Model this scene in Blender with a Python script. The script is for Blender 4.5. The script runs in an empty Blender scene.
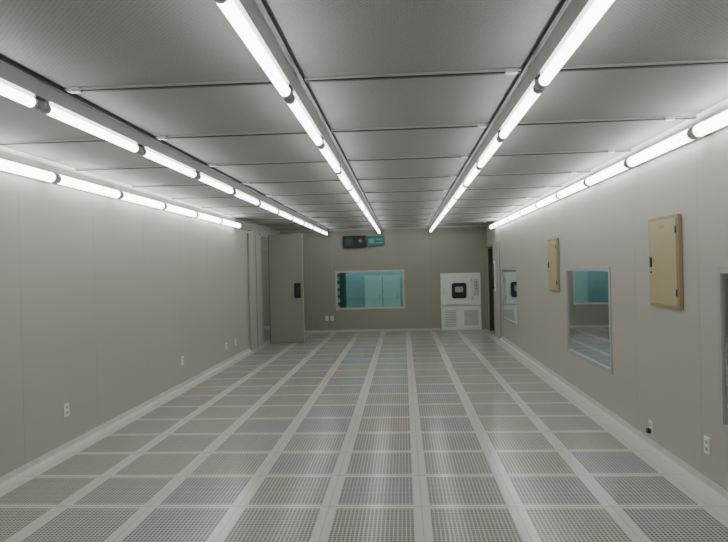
import bpy, bmesh, math
from mathutils import Matrix, Vector

S = bpy.context.scene
COL = S.collection

# ------------------------------------------------------------------ materials
def nmat(name):
    m = bpy.data.materials.new(name); m.use_nodes = True
    nt = m.node_tree
    return m, nt, nt.nodes['Principled BSDF']

def simple(name, col, rough=0.5, metal=0.0, noise=0.06, nscale=8.0, bump=0.0, bscale=200.0, spec=0.5):
    m, nt, b = nmat(name)
    b.inputs['Roughness'].default_value = rough
    b.inputs['Metallic'].default_value = metal
    b.inputs['Specular IOR Level'].default_value = spec
    tc = nt.nodes.new('ShaderNodeTexCoord')
    n = nt.nodes.new('ShaderNodeTexNoise'); n.inputs['Scale'].default_value = nscale
    n.inputs['Detail'].default_value = 3
    nt.links.new(tc.outputs['Object'], n.inputs['Vector'])
    r = nt.nodes.new('ShaderNodeMapRange')
    r.inputs['From Min'].default_value = 0.3; r.inputs['From Max'].default_value = 0.7
    r.inputs['To Min'].default_value = 1 - noise; r.inputs['To Max'].default_value = 1 + noise
    nt.links.new(n.outputs['Fac'], r.inputs['Value'])
    mx = nt.nodes.new('ShaderNodeVectorMath'); mx.operation = 'SCALE'
    mx.inputs[0].default_value = col
    nt.links.new(r.outputs['Result'], mx.inputs['Scale'])
    nt.links.new(mx.outputs['Vector'], b.inputs['Base Color'])
    if bump > 0:
        n2 = nt.nodes.new('ShaderNodeTexNoise'); n2.inputs['Scale'].default_value = bscale
        nt.links.new(tc.outputs['Object'], n2.inputs['Vector'])
        bp = nt.nodes.new('ShaderNodeBump'); bp.inputs['Strength'].default_value = bump
        bp.inputs['Distance'].default_value = 0.002
        nt.links.new(n2.outputs['Fac'], bp.inputs['Height'])
        nt.links.new(bp.outputs['Normal'], b.inputs['Normal'])
    return m

def emit(name, col, strength):
    m, nt, b = nmat(name)
    b.inputs['Base Color'].default_value = (*col, 1)
    b.inputs['Emission Color'].default_value = (*col, 1)
    b.inputs['Emission Strength'].default_value = strength
    return m

def glass(name, tint, gloss=0.12, refl=(0.9, 0.95, 0.95)):
    m = bpy.data.materials.new(name); m.use_nodes = True
    nt = m.node_tree; nt.nodes.clear()
    o = nt.nodes.new('ShaderNodeOutputMaterial')
    t = nt.nodes.new('ShaderNodeBsdfTransparent'); t.inputs[0].default_value = (*tint, 1)
    g = nt.nodes.new('ShaderNodeBsdfGlossy'); g.inputs['Roughness'].default_value = 0.02
    g.inputs['Color'].default_value = (*refl, 1)
    f = nt.nodes.new('ShaderNodeFresnel'); f.inputs['IOR'].default_value = 1.5
    a = nt.nodes.new('ShaderNodeMath'); a.operation = 'ADD'; a.use_clamp = True
    a.inputs[1].default_value = gloss
    nt.links.new(f.outputs[0], a.inputs[0])
    mx = nt.nodes.new('ShaderNodeMixShader')
    nt.links.new(a.outputs[0], mx.inputs[0])
    nt.links.new(t.outputs[0], mx.inputs[1]); nt.links.new(g.outputs[0], mx.inputs[2])
    nt.links.new(mx.outputs[0], o.inputs['Surface'])
    return m

WC = (0.402, 0.388, 0.348)
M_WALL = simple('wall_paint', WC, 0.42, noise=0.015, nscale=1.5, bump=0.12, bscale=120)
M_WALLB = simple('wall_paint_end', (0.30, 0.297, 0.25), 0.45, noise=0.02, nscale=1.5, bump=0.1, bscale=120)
M_SEAM = simple('panel_joint', (0.37, 0.355, 0.318), 0.45)
M_ALU = simple('aluminium', (0.50, 0.50, 0.49), 0.4, 0.5, noise=0.04)
M_GRID = simple('grid_rail', (0.36, 0.36, 0.35), 0.6, 0.0, noise=0.04)
M_ALUD = simple('aluminium_dark', (0.07, 0.07, 0.07), 0.5, 0.3)
M_TRIM = simple('cove_trim', (0.50, 0.495, 0.46), 0.4)
M_BLACK = simple('black_plastic', (0.012, 0.012, 0.013), 0.4)
M_DARK = simple('dark_gap', (0.02, 0.02, 0.022), 0.7)
M_WHITE = simple('white_enamel', (0.70, 0.72, 0.68), 0.35, noise=0.02)
M_OUT = simple('white_plastic', (0.78, 0.78, 0.74), 0.35, noise=0.01)
M_CREAM = simple('cream_enamel', (0.40, 0.345, 0.19), 0.4, noise=0.02)
M_CREAMD = simple('cream_enamel_edge', (0.30, 0.25, 0.14), 0.45, noise=0.02)
M_CAP = simple('lamp_endcap', (0.60, 0.60, 0.58), 0.4)
M_CHAN = simple('lamp_channel', (0.34, 0.34, 0.34), 0.5, 0.0)
M_TUBE = emit('fluorescent_tube', (0.98, 1.0, 0.97), 11.0)
M_TEAL = simple('teal_plastic', (0.015, 0.17, 0.15), 0.4)
M_LBL = simple('label_pale', (0.15, 0.32, 0.28), 0.5)
M_RED = simple('red_label', (0.35, 0.06, 0.04), 0.5)
M_DOOR = simple('door_paint', (0.25, 0.245, 0.205), 0.45, noise=0.02)
M_ROOMT = simple('far_room_teal', (0.46, 0.60, 0.60), 0.5)
M_ROOMD = simple('far_room_dark', (0.03, 0.06, 0.06), 0.5)
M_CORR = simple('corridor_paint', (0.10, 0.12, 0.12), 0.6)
M_CFLR = simple('corridor_floor_vinyl', (0.45, 0.48, 0.45), 0.35)
M_GLT = glass('teal_glass', (0.70, 0.90, 0.91), 0.03)
M_GLC = glass('reflective_glass', (0.5, 0.58, 0.60), 0.62, (0.90, 0.94, 0.95))

P = 0.61
FX0 = 0.085
FY0 = 4.07
def floor_mat():
    m, nt, b = nmat('perforated_floor_tiles')
    N = nt.nodes.new; L = nt.links.new
    tc = N('ShaderNodeTexCoord'); sp = N('ShaderNodeSeparateXYZ'); L(tc.outputs['Object'], sp.inputs[0])
    def mth(op, a, b_=None, c=None):
        n = N('ShaderNodeMath'); n.operation = op
        for i, v in enumerate((a, b_, c)):
            if v is None: continue
            if isinstance(v, (int, float)): n.inputs[i].default_value = v
            else: L(v, n.inputs[i])
        return n.outputs[0]
    def cell(src, off):
        s = mth('DIVIDE', mth('SUBTRACT', src, off - 100 * P), P)
        return mth('FRACT', s), mth('FLOOR', s)
    fx, ix = cell(sp.outputs['X'], FX0)
    fy, iy = cell(sp.outputs['Y'], FY0)
    def inside(f, bw):
        d = mth('ABSOLUTE', mth('SUBTRACT', f, 0.5))
        return mth('LESS_THAN', d, 0.5 - bw)
    ins = mth('MULTIPLY', inside(fx, 0.085), inside(fy, 0.055))
    # narrow cut tiles along both side walls are solid
    ins = mth('MULTIPLY', ins, mth('MULTIPLY', mth('LESS_THAN', sp.outputs['X'], 1.92), mth('GREATER_THAN', sp.outputs['X'], -2.96)))
    n = 24
    def hole(f):
        g = mth('FRACT', mth('MULTIPLY', f, float(n)))
        return mth('LESS_THAN', mth('ABSOLUTE', mth('SUBTRACT', g, 0.5)), 0.33)
    h = mth('MULTIPLY', ins, mth('MULTIPLY', hole(fx), hole(fy)))
    def bar(f):
        g = mth('FRACT', mth('MULTIPLY', f, 6.0))
        return mth('GREATER_THAN', mth('ABSOLUTE', mth('SUBTRACT', g, 0.5)), 0.05)
    h = mth('MULTIPLY', h, mth('MULTIPLY', bar(fx), bar(fy)))
    seamx = mth('GREATER_THAN', mth('ABSOLUTE', mth('SUBTRACT', fx, 0.5)), 0.4965)
    seamy = mth('GREATER_THAN', mth('ABSOLUTE', mth('SUBTRACT', fy, 0.5)), 0.494)
    seam = mth('MAXIMUM', seamx, seamy)
    cb = N('ShaderNodeCombineXYZ'); L(ix, cb.inputs[0]); L(iy, cb.inputs[1])
    wn = N('ShaderNodeTexWhiteNoise'); wn.noise_dimensions = '2D'; L(cb.outputs[0], wn.inputs['Vector'])
    tint = N('ShaderNodeMix'); tint.data_type = 'RGBA'
    tint.inputs['A'].default_value = (0.50, 0.475, 0.40, 1); tint.inputs['B'].default_value = (0.43, 0.445, 0.455, 1)
    L(wn.outputs['Value'], tint.inputs['Factor'])
    mc = N('ShaderNodeMix'); mc.data_type = 'RGBA'
    mc.inputs['A'].default_value = (0.57, 0.567, 0.53, 1)
    L(tint.outputs['Result'], mc.inputs['B'])
    L(ins, mc.inputs['Factor'])
    mh = N('ShaderNodeMix'); mh.data_type = 'RGBA'; mh.inputs['B'].default_value = (0.085, 0.082, 0.072, 1)
    L(h, mh.inputs['Factor']); L(mc.outputs['Result'], mh.inputs['A'])
    ms = N('ShaderNodeMix'); ms.data_type = 'RGBA'; ms.inputs['B'].default_value = (0.38, 0.38, 0.36, 1)
    L(seam, ms.inputs['Factor']); L(mh.outputs['Result'], ms.inputs['A'])
    L(ms.outputs['Result'], b.inputs['Base Color'])
    ro = N('ShaderNodeMapRange'); ro.inputs['To Min'].default_value = 0.19; ro.inputs['To Max'].default_value = 0.5
    L(h, ro.inputs['Value']); L(ro.outputs['Result'], b.inputs['Roughness'])
    return m
M_FLOOR = floor_mat()

def ceil_mat():
    m, nt, b = nmat('perforated_ceiling_panel')
    N = nt.nodes.new; L = nt.links.new
    tc = N('ShaderNodeTexCoord')
    mp = N('ShaderNodeMapping'); mp.inputs['Rotation'].default_value = (0, 0, math.radians(45))
    mp.inputs['Scale'].default_value = (55, 55, 55)
    L(tc.outputs['Object'], mp.inputs[0])
    ck = N('ShaderNodeTexVoronoi'); ck.inputs['Scale'].default_value = 1.0; ck.inputs['Randomness'].default_value = 0.15
    L(mp.outputs[0], ck.inputs['Vector'])
    r = N('ShaderNodeMapRange'); r.inputs['From Min'].default_value = 0.15; r.inputs['From Max'].default_value = 0.4
    L(ck.outputs['Distance'], r.inputs['Value'])
    mx = N('ShaderNodeMix'); mx.data_type = 'RGBA'
    mx.inputs['A'].default_value = (0.26, 0.26, 0.252, 1); mx.inputs['B'].default_value = (0.37, 0.37, 0.358, 1)
    L(r.outputs['Result'], mx.inputs['Factor']); L(mx.outputs['Result'], b.inputs['Base Color'])
    b.inputs['Roughness'].default_value = 0.65
    b.inputs['Specular IOR Level'].default_value = 0.3
    return m
M_CEIL = ceil_mat()

# ------------------------------------------------------------------ mesh builder
class MB:
    def __init__(self): self.bm = bmesh.new(); self.mats = []
    def mi(self, m):
        if m not in self.mats: self.mats.append(m)
        return self.mats.index(m)
    def box(self, x0, x1, y0, y1, z0, z1, m, bevel=0.0):
        if x0 > x1: x0, x1 = x1, x0
        if y0 > y1: y0, y1 = y1, y0
        r = bmesh.ops.create_cube(self.bm, size=1.0)
        vs = r['verts']
        for v in vs:
            v.co = Vector((x0 + (v.co.x + .5) * (x1 - x0), y0 + (v.co.y + .5) * (y1 - y0), z0 + (v.co.z + .5) * (z1 - z0)))
        fs = set(f for v in vs for f in v.link_faces)
        i = self.mi(m)
        for f in fs: f.material_index = i
        if bevel > 0:
            es = list(set(e for f in fs for e in f.edges))
            rr = bmesh.ops.bevel(self.bm, geom=es, offset=bevel, segments=2, affect='EDGES', profile=0.7)
            for f in rr['faces']: f.material_index = i
    def cyl(self, p0, p1, rad, m, seg=16, rad2=None):
        p0 = Vector(p0); p1 = Vector(p1); d = p1 - p0
        rot = d.to_track_quat('Z', 'Y').to_matrix().to_4x4()
        mat = Matrix.Translation((p0 + p1) / 2) @ rot
        r = bmesh.ops.create_cone(self.bm, cap_ends=True, segments=seg, radius1=rad, radius2=rad if rad2 is None else rad2, depth=d.length, matrix=mat)
        i = self.mi(m)
        for f in set(f for v in r['verts'] for f in v.link_faces):
            f.material_index = i
            if len(f.verts) == 4: f.smooth = True
    def prism_y(self, pts, y0, y1, m):
        i = self.mi(m)
        a = [self.bm.verts.new((x, y0, z)) for x, z in pts]
        b = [self.bm.verts.new((x, y1, z)) for x, z in pts]
        fs = [self.bm.faces.new(a), self.bm.faces.new(b[::-1])]
        n = len(pts)
        for k in range(n):
            fs.append(self.bm.faces.new((a[k], b[k], b[(k + 1) % n], a[(k + 1) % n])))
        for f in fs: f.material_index = i
        bmesh.ops.recalc_face_normals(self.bm, faces=fs)
    def done(self, name, parent=None):
        me = bpy.data.meshes.new(name); self.bm.to_mesh(me); self.bm.free()
        for m in self.mats: me.materials.append(m)
        o = bpy.data.objects.new(name, me); COL.objects.link(o)
        if parent: o.parent = parent
        return o

def empty(name):
    o = bpy.data.objects.new(name, None); COL.objects.link(o); return o

# ------------------------------------------------------------------ dimensions
XL, XR = -3.08, 2.08
YB, YF = 15.40, -2.4
H = 2.58
T = 0.12

def wall(name, axis, c0, c1, u0, u1, holes, m, z1=H, seams=None, face=None):
    mb = MB()
    us = sorted(set([u0, u1] + [h[0] for h in holes] + [h[1] for h in holes]))
    for a, b in zip(us, us[1:]):
        mid = (a + b) / 2
        hs = sorted([(h[2], h[3]) for h in holes if h[0] < mid < h[1]])
        z = 0.0; segs = []
        for q in hs:
            if q[0] > z: segs.append((z, q[0]))
            z = q[1]
        if z < z1: segs.append((z, z1))
        for s in segs:
            if axis == 'x': mb.box(c0, c1, a, b, s[0], s[1], m)
            else: mb.box(a, b, c0, c1, s[0], s[1], m)
    for s in (seams or []):
        zs = [(0.06, z1)]
        for h in holes:
            if h[0] < s < h[1]: zs = [(0.06, h[2]), (h[3], z1)] if h[2] > 0.1 else [(h[3], z1)]
        for q in zs:
            if q[1] - q[0] < .05: continue
            w = 0.0035
            if axis == 'x': mb.box(face - .0006, face + .0006, s - w, s + w, q[0], q[1], M_SEAM)
            else: mb.box(s - w, s + w, face - .0006, face + .0006, q[0], q[1], M_SEAM)
    return mb.done(name)

WZ0, WZ1 = 0.45, 1.53
win_r = [(2.53, 4.23), (6.35, 8.05), (11.42, 13.18)]
holes_r = [(a, b, WZ0, WZ1) for a, b in win_r] + [(14.15, 15.15, 0.0, 2.02)]
wall('wall_right', 'x', XR, XR + T, YF, YB, holes_r, M_WALL, seams=[0.9, 2.1, 3.35, 4.5, 5.7, 8.2, 9.4, 10.6, 13.35], face=XR)
wall('wall_left', 'x', XL - T, XL, YF, YB, [(13.25, 14.35, 0, 2.34)], M_WALL, seams=[1.2, 2.4, 3.6, 4.8, 6.0, 7.2, 8.4, 9.6, 10.8, 12.0], face=XL)
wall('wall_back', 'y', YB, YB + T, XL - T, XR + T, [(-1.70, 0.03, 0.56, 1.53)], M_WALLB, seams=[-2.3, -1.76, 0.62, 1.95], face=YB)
wall('wall_front', 'y', YF - T, YF, XL - T, XR + T, [], M_WALL)

mb = MB(); mb.box(XL - T, XR + T, YF - T, YB + T, -0.05, 0, M_FLOOR); mb.done('floor')
mb = MB(); mb.box(XL - T, XR + T, YF - T, YB + T, H, H + .08, M_CEIL); mb.done('ceiling')

mb = MB(); mb.prism_y([(XL, 0), (XL + .05, 0), (XL + .02, .02), (XL + .008, .06), (XL, .06)], YF, 12.1, M_TRIM); mb.done('baseboard_left')
mb = MB(); mb.prism_y([(XR, 0), (XR - .05, 0), (XR - .02, .02), (XR - .008, .06), (XR, .06)], YF, 13.4, M_TRIM); mb.done('baseboard_right')
mb = MB(); mb.box(XL + .01, 0.90, YB - .015, YB, 0, .06, M_TRIM, .004); mb.done('baseboard_back')
mb = MB(); mb.prism_y([(XL, H), (XL + .03, H), (XL, H - .03)], YF, YB, M_ALU); mb.done('trim_1')
mb = MB(); mb.prism_y([(XR, H), (XR - .03, H), (XR, H - .03)], YF, YB, M_ALU); mb.done('trim_2')
mb = MB(); mb.box(XL, XR, YB - .03, YB, H - .035, H, M_ALU); mb.done('trim_3')

CY0, CP = 3.24, 1.215
cross = [CY0 + CP * k for k in range(-4, 10)]
mb = MB()
for y in cross:
    mb.box(XL, XR, y - .008, y + .016, H - .016, H, M_ALUD)
    mb.box(XL, XR, y - .024, y - .008, H - .010, H, M_TRIM)
    for x in (-1.74, 0.58, 1.88):
        mb.box(x - .03, x + .03, y - .034, y + .008, H - .024, H, M_OUT, .003)  # white blocks stand in for lamp reflections on the rails
mb.done('ceiling_grid')

# ------------------------------------------------------------------ lamps
def lamp_row(x, y_start, y_end, wallside=0, off=0.0):
    mb = MB()
    zt = 2.455 if wallside == 0 else (2.44 if wallside > 0 else 2.42)
    r = 0.026 if wallside == 0 else 0.042
    gap = .10 if wallside == 0 else .05
    if wallside == 0:
        mb.box(x - .055, x + .055, y_start, y_end, H - .018, H, M_GRID)
        mb.prism_y([(x - .04, H - .018), (x + .04, H - .018), (x + .026, zt + .038), (x - .026, zt + .038)], y_start, y_end, M_CHAN)
        mb.box(x - .066, x - .055, y_start, y_end, H - .022, H, M_BLACK)
        mb.box(x + .055, x + .066, y_start, y_end, H - .022, H, M_BLACK)
    else:
        s = wallside
        xw = XR if s > 0 else XL
        mb.prism_y([(xw, zt + .055), (xw, zt - .03), (x + s * .035, zt - .02), (x + s * .035, zt + .05)], y_start, y_end, M_CHAN)
    for k in range(-4, 12):
        a = CY0 - .15 + CP * (k - 1) + gap / 2 + off; b = a + CP - gap
        if a < 0.2: continue
        if b > y_end + .02: break
        mb.cyl((x, a + .018, zt), (x, b - .018, zt), r, M_TUBE, 16)
        for q0, q1 in ((a, a + .02), (b - .02, b)):
            mb.cyl((x, q0, zt), (x, q1, zt), r + .002, M_CAP, 16)
            if wallside == 0:
                mb.box(x - .018, x + .018, q0 + .002, q1 - .002, zt + .01, zt + .045, M_CAP)
            else:
                mb.box(x, x + wallside * .04, q0 + .002, q1 - .002, zt - .015, zt + .015, M_CAP)
        if wallside == 0:
            mb.cyl((x, b + .012, zt + .004), (x, b + gap - .012, zt + .004), .026, M_CHAN, 16)
            mb.box(x - .016, x + .016, b + .02, b + gap - .02, zt + .01, zt + .045, M_ALUD)
        else:
            mb.box(x - .020, x + .020, b + .005, b + gap - .005, zt + .005, zt + .05, M_CHAN, .004)
    return mb.done('fluorescent_light')
for x in (-1.86, -0.56, 0.70):
    lamp_row(x, YF + .02, YB - .14)
lamp_row(XR - .085, YF + .02, YB - .3, 1)
lamp_row(XL + .085, YF + .02, 12.3, -1, -.35)

# ------------------------------------------------------------------ windows
def window(name, axis, pos, inner, u0, u1, z0, z1, gl, fr=M_ALU):
    root = empty(name)
    w = .045
    mb = MB()
    t0, t1 = (pos - .012 * inner, pos + T * inner)
    def bx(a, b, c, d):
        if axis == 'x': mb.box(min(t0, t1), max(t0, t1), a, b, c, d, fr, .003)
        else: mb.box(a, b, min(t0, t1), max(t0, t1), c, d, fr, .003)
    bx(u0, u0 + w, z0, z1); bx(u1 - w, u1, z0, z1)
    bx(u0 + w, u1 - w, z0, z0 + w); bx(u0 + w, u1 - w, z1 - w, z1)
    mb.done('frame', root)
    mb = MB()
    g = pos + .006 * inner
    if axis == 'x': mb.box(g - .003, g + .003, u0 + w, u1 - w, z0 + w, z1 - w, gl)
    else: mb.box(u0 + w, u1 - w, g - .003, g + .003, z0 + w, z1 - w, gl)
    mb.done('glass', root)
    return root
for i, (a, b) in enumerate(win_r):
    window('window_%d' % (i + 1), 'x', XR, 1, a, b, WZ0, WZ1, M_GLC, M_GRID)
window('window_4', 'y', YB, 1, -1.70, 0.03, 0.56, 1.53, M_GLT)

# ------------------------------------------------------------------ unlit corridor behind right wall
CX = 4.6
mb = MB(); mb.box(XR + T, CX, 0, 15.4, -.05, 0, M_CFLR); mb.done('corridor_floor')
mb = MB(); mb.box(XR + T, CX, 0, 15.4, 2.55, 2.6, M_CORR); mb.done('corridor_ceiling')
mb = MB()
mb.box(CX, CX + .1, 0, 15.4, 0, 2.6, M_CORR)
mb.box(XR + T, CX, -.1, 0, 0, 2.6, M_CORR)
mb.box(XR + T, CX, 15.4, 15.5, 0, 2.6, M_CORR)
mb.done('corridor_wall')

# ------------------------------------------------------------------ room behind back window
RX0, RX1, RY = -3.6, XR, 19.2
Y0 = YB + T
mb = MB(); mb.box(RX0, RX1, Y0, RY, -.05, 0, M_CFLR); mb.done('annex_floor')
mb = MB(); mb.box(RX0, RX1, Y0, RY, 2.6, 2.66, M_ROOMT); mb.done('annex_ceiling')
mb = MB()
mb.box(RX0, RX1, RY, RY + .1, 0, 2.6, M_ROOMT)
mb.box(RX0 - .1, RX0, Y0, RY, 0, 2.6, M_ROOMT)
mb.box(RX1, RX1 + .1, Y0, RY, 0, 2.6, M_ROOMT)
mb.done('annex_wall')
mb = MB()
for y in (16.0, 17.0, 17.9):
    for x in (-2.4, -1.0, .4):
        mb.cyl((x, y, 2.49), (x + 1.2, y, 2.49), .030, M_TUBE)
        mb.box(x - .02, x + 1.22, y - .04, y + .04, 2.52, 2.57, M_CHAN)
mb.done('annex_fill_light')  # unseen tubes, added to brighten the room behind the window
def cabinet(x0, x1, y0, h, doors):
    mb = MB()
    mb.box(x0, x1, y0, y0 + .45, .06, h, M_WHITE, .004)
    mb.box(x0 + .03, x1 - .03, y0 + .04, y0 + .4, 0, .06, M_DARK)
    w = (x1 - x0) / doors
    for j in range(doors):
        mb.box(x0 + j * w + .012, x0 + (j + 1) * w - .012, y0 - .018, y0, .1, h - .04, M_WHITE, .004)
        mb.box(x0 + (j + 1) * w - .012, x0 + (j + 1) * w + .010, y0 - .012, y0 - .001, .1, h - .04, M_CHAN)
        mb.box(x0 + (j + 1) * w - .10, x0 + (j + 1) * w - .08, y0 - .03, y0 - .018, h * .5, h * .5 + .12, M_CHAN)
    mb.done('storage_cabinet')
cabinet(-1.14, -.08, 18.2, 1.36, 2)
mb = MB()
mb.box(-2.12, -1.66, 17.4, 17.9, 0, 1.75, M_ROOMD, .006)
for j in range(6):
    mb.box(-2.07, -1.80, 17.385, 17.4, .45 + j * .2, .56 + j * .2, M_WHITE if j % 2 else M_ALU, .003)
mb.done('equipment_rack')

# ------------------------------------------------------------------ electrical panels
def epanel(y0, y1, z0, z1):
    mb = MB(); x = XR - .002
    mb.box(x - .03, x, y0, y1, z0, z1, M_CREAMD, .004)
    mb.box(x - .036, x - .03, y0 + .025, y1 - .025, z0 + .025, z1 - .025, M_CREAM, .003)
    mb.box(x - .048, x - .036, y1 - .075, y1 - .055, (z0 + z1) / 2 - .04, (z0 + z1) / 2 + .04, M_BLACK, .003)
    mb.cyl((x - .044, y1 - .062, (z0 + z1) / 2 - .08), (x - .036, y1 - .062, (z0 + z1) / 2 - .08), .009, M_ALUD)
    for z in (z0 + .1, z1 - .14):
        mb.cyl((x - .040, y0 + .022, z), (x - .040, y0 + .022, z + .05), .005, M_ALUD, 10)
    mb.box(x - .0375, x - .036, (y0 + y1) / 2 - .05, (y0 + y1) / 2 + .05, z1 - .09, z1 - .07, M_CREAMD)
    mb.done('electrical_panel')
epanel(4.74, 5.29, 1.21, 1.925)
epanel(8.36, 8.88, 1.20, 1.92)

def outlet(axis, p, u, z, sgn, dark=False):
    mb = MB()
    w, h = .038, .058
    def bx(d0, d1, a, b, c, d, m, bv=0):
        q = (p + sgn * d0, p + sgn * d1)
        if axis == 'x': mb.box(min(q), max(q), a, b, c, d, m, bv)
        else: mb.box(a, b, min(q), max(q), c, d, m, bv)
    bx(0, .009, u - w, u + w, z - h, z + h, M_OUT, .003)
    for dz in (-.024, .024):
        bx(.009, .012, u - .018, u + .018, z + dz - .015, z + dz + .015, M_TRIM, .002)
        bx(.012, .0125, u - .007, u - .004, z + dz - .006, z + dz + .006, M_ALUD)
        bx(.012, .0125, u + .004, u + .007, z + dz - .006, z + dz + .006, M_ALUD)
    if dark:
        bx(.012, .04, u - .022, u + .022, z - .045, z - .005, M_BLACK, .004)
    mb.done('wall_outlet')
outlet('x', XR, 5.40, .16, -1, True)
outlet('x', XR, 4.42, .29, -1)
outlet('x', XL, 5.42, .355, 1)
outlet('x', XL, 8.38, .36, 1)
outlet('x', XL, 10.5, .29, 1)
outlet('x', XL, 11.1, .29, 1)
outlet('y', YB, -1.93, .35, -1)
outlet('y', YB, -1.80, .35, -1)

# ------------------------------------------------------------------ pass box
root = empty('pass_box')
px0, px1 = .92, 1.90
mb = MB()
mb.box(px0, px1, YB - .05, YB, 0.0, 1.41, M_WHITE, .006)
mb.done('body', root)
mb = MB()
yb = YB - .05
mb.box(px0 + .05, px1 - .22, yb - .03, yb, .64, 1.36, M_WHITE, .01)
def rrect(cx, cz, w, h, r, n=6):
    pts = []
    for ox, oz, a0 in ((1, 1, 0), (-1, 1, 90), (-1, -1, 180), (1, -1, 270)):
        for k in range(n + 1):
            a = math.radians(a0 + 90 * k / n)
            pts.append((cx + ox * (w / 2 - r) + r * math.cos(a), cz + oz * (h / 2 - r) + r * math.sin(a)))
    return pts
cx, cz = 1.365, .98
mb.prism_y(rrect(cx, cz, .36, .38, .06), yb - .045, yb - .03, M_BLACK)
mb.prism_y(rrect(cx, cz + .03, .20, .14, .03), yb - .048, yb - .045, M_CHAN)
mb.box(px0 + .062, px0 + .085, yb - .06, yb - .03, .88, 1.06, M_ALU, .003)
mb.box(px1 - .24, px1 - .21, yb - .04, yb - .02, .74, .84, M_ALU); mb.box(px1 - .24, px1 - .21, yb - .04, yb - .02, 1.16, 1.26, M_ALU)
mb.done('door', root)
mb = MB()
mb.box(px1 - .17, px1 - .05, yb - .008, yb, .85, 1.25, M_TRIM, .003)
for z, m in ((1.18, M_TEAL), (1.10, M_RED), (1.02, M_BLACK)):
    mb.cyl((px1 - .11, yb - .02, z), (px1 - .11, yb - .008, z), .016, m)
mb.box(px0 + .03, px1 - .03, yb - .006, yb, .03, .58, M_WHITE, .003)
mb.box(px0, px1, yb - .004, yb, .595, .61, M_CHAN)
for j in range(10):
    z = .10 + j * .042
    mb.prism_y([(px0 + .08, z), (px0 + .36, z), (px0 + .36, z + .016), (px0 + .08, z + .016)], yb - .012, yb - .006, M_CHAN)
mb.box(px1 - .42, px1 - .08, yb - .012, yb - .006, .12, .50, M_TRIM, .004)
mb.done('control_and_vent_panel', root)

# ------------------------------------------------------------------ boxes over back window
root = empty('indicator_display')
mb = MB(); y = YB - .08
mb.box(-1.475, -.91, y, YB - .002, 2.10, 2.40, M_BLACK, .008)
mb.prism_y(rrect(-1.33, 2.25, .2, .2, .03), y - .012, y, M_ROOMD)
mb.cyl((-1.04, y - .012, 2.27), (-1.04, y, 2.27), .065, M_ALUD, 24)
mb.cyl((-1.04, y - .016, 2.27), (-1.04, y - .012, 2.27), .03, M_CHAN, 24)
for j in range(2): mb.box(-1.38, -1.28, y - .014, y - .010, 2.20 + j * .06, 2.215 + j * .06, M_TEAL)
mb.done('housing', root)
root = empty('green_sign')
mb = MB()
mb.box(-.88, -.45, YB - .06, YB - .002, 2.14, 2.38, M_TEAL, .006)
mb.box(-.84, -.70, YB - .064, YB - .06, 2.20, 2.32, M_LBL)
mb.box(-.66, -.49, YB - .064, YB - .06, 2.29, 2.315, M_LBL)
mb.box(-.66, -.49, YB - .064, YB - .06, 2.20, 2.225, M_LBL)
mb.done('panel', root)

# ------------------------------------------------------------------ left double door
root = empty('door_1')
mb = MB()
mb.box(XL - .0, XL + .03, 13.17, 13.25, 0, 2.40, M_GRID, .004)
mb.box(XL - .0, XL + .03, 14.35, 14.43, 0, 2.40, M_GRID, .004)
mb.box(XL - .0, XL + .03, 13.25, 14.35, 2.34, 2.40, M_GRID, .004)
mb.box(XL - T, XL - .03, 13.25, 14.35, 0, 2.34, M_DOOR)
mb.done('frame', root)
mb = MB()
mb.box(XL + .008, XL + .035, 12.12, 13.14, .02, 2.34, M_WALL, .004)
mb.box(XL + .035, XL + .038, 12.12, 12.15, .02, 2.34, M_GRID)
mb.box(XL + .035, XL + .038, 12.66, 12.68, .02, 2.34, M_ALUD)
mb.box(XL + .035, XL + .038, 13.11, 13.14, .02, 2.34, M_GRID)
for z in (.3, 1.15, 2.05): mb.cyl((XL + .03, 13.155, z), (XL + .03, 13.155, z + .12), .014, M_GRID, 12)
mb.done('leaf_folded', root)
mb = MB()
x0, x1, yl = -2.90, -2.15, 13.22
mb.box(x0, x1, yl, yl + .045, .02, 2.36, M_DOOR, .004)
mb.box(x0, x0 + .012, yl - .004, yl, .02, 2.36, M_ALUD)
mb.box(x1 - .015, x1, yl - .004, yl, .02, 2.36, M_GRID)
mb.box(x0 - .13, x0, yl + .01, yl + .03, .3, .38, M_CHAN); mb.box(x0 - .13, x0, yl + .01, yl + .03, 2.0, 2.08, M_CHAN)
mb.box(x1 - .20, x1 - .06, yl - .02, yl - .003, .98, 1.30, M_BLACK, .006)
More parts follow.
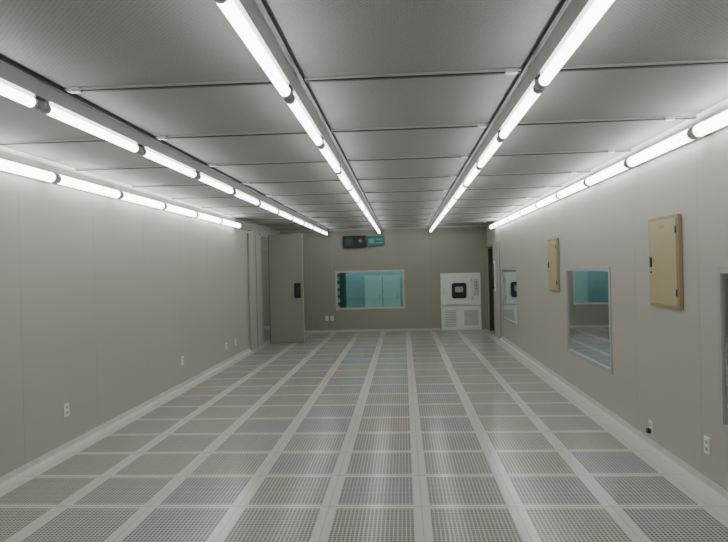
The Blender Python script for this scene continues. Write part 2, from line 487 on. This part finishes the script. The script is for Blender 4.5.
mb.cyl((x1 - .11, yl - .05, 1.05), (x1 - .11, yl - .05, 1.21), .010, M_ALUD, 12)
mb.box(x1 - .12, x1 - .10, yl - .05, yl - .018, 1.05, 1.07, M_ALUD); mb.box(x1 - .12, x1 - .10, yl - .05, yl - .018, 1.19, 1.21, M_ALUD)
mb.done('leaf_open', root)

# ------------------------------------------------------------------ right sliding door
root = empty('door_2')
mb = MB()
mb.box(XR - .012, XR + T, 14.15, 14.19, 0, 2.02, M_ALUD); mb.box(XR - .012, XR + T, 15.11, 15.15, 0, 2.02, M_ALUD)
mb.box(XR - .012, XR + T, 14.19, 15.11, 1.98, 2.02, M_ALUD)
mb.box(XR + .07, XR + .10, 14.19, 15.11, 0, 1.98, M_DARK)  # near-black sheet stands in for the shade inside the open doorway
mb.done('frame', root)
mb = MB()
mb.box(XR - .045, XR - .01, 13.42, 14.14, .02, 2.04, M_WALL, .004)
mb.box(XR - .05, XR, 13.42, 15.2, 2.04, 2.08, M_GRID, .004)
mb.box(XR - .055, XR - .045, 13.80, 14.00, 1.0, 1.68, M_OUT, .003)
mb.cyl((XR - .09, 13.90, 1.05), (XR - .09, 13.90, 1.62), .022, M_BLACK)
for z in (1.08, 1.58): mb.box(XR - .09, XR - .05, 13.89, 13.91, z, z + .02, M_BLACK)
mb.done('leaf', root)

# ------------------------------------------------------------------ world & camera
w = bpy.data.worlds.new('world'); S.world = w; w.use_nodes = True
w.node_tree.nodes['Background'].inputs[0].default_value = (0.02, 0.022, 0.024, 1)
w.node_tree.nodes['Background'].inputs[1].default_value = 0.5

cam = bpy.data.cameras.new('camera'); cam.sensor_width = 36; cam.lens = 618 / 728 * 36
cam.clip_start = .05; cam.clip_end = 100
co = bpy.data.objects.new('camera', cam); COL.objects.link(co)
Mx = Matrix.Rotation(math.radians(3.61), 4, 'Z') @ Matrix.Rotation(math.radians(90 - .195), 4, 'X') @ Matrix.Rotation(math.radians(-1.375), 4, 'Z')
co.matrix_world = Matrix.Translation((0, 0, 1.57)) @ Mx
S.camera = co
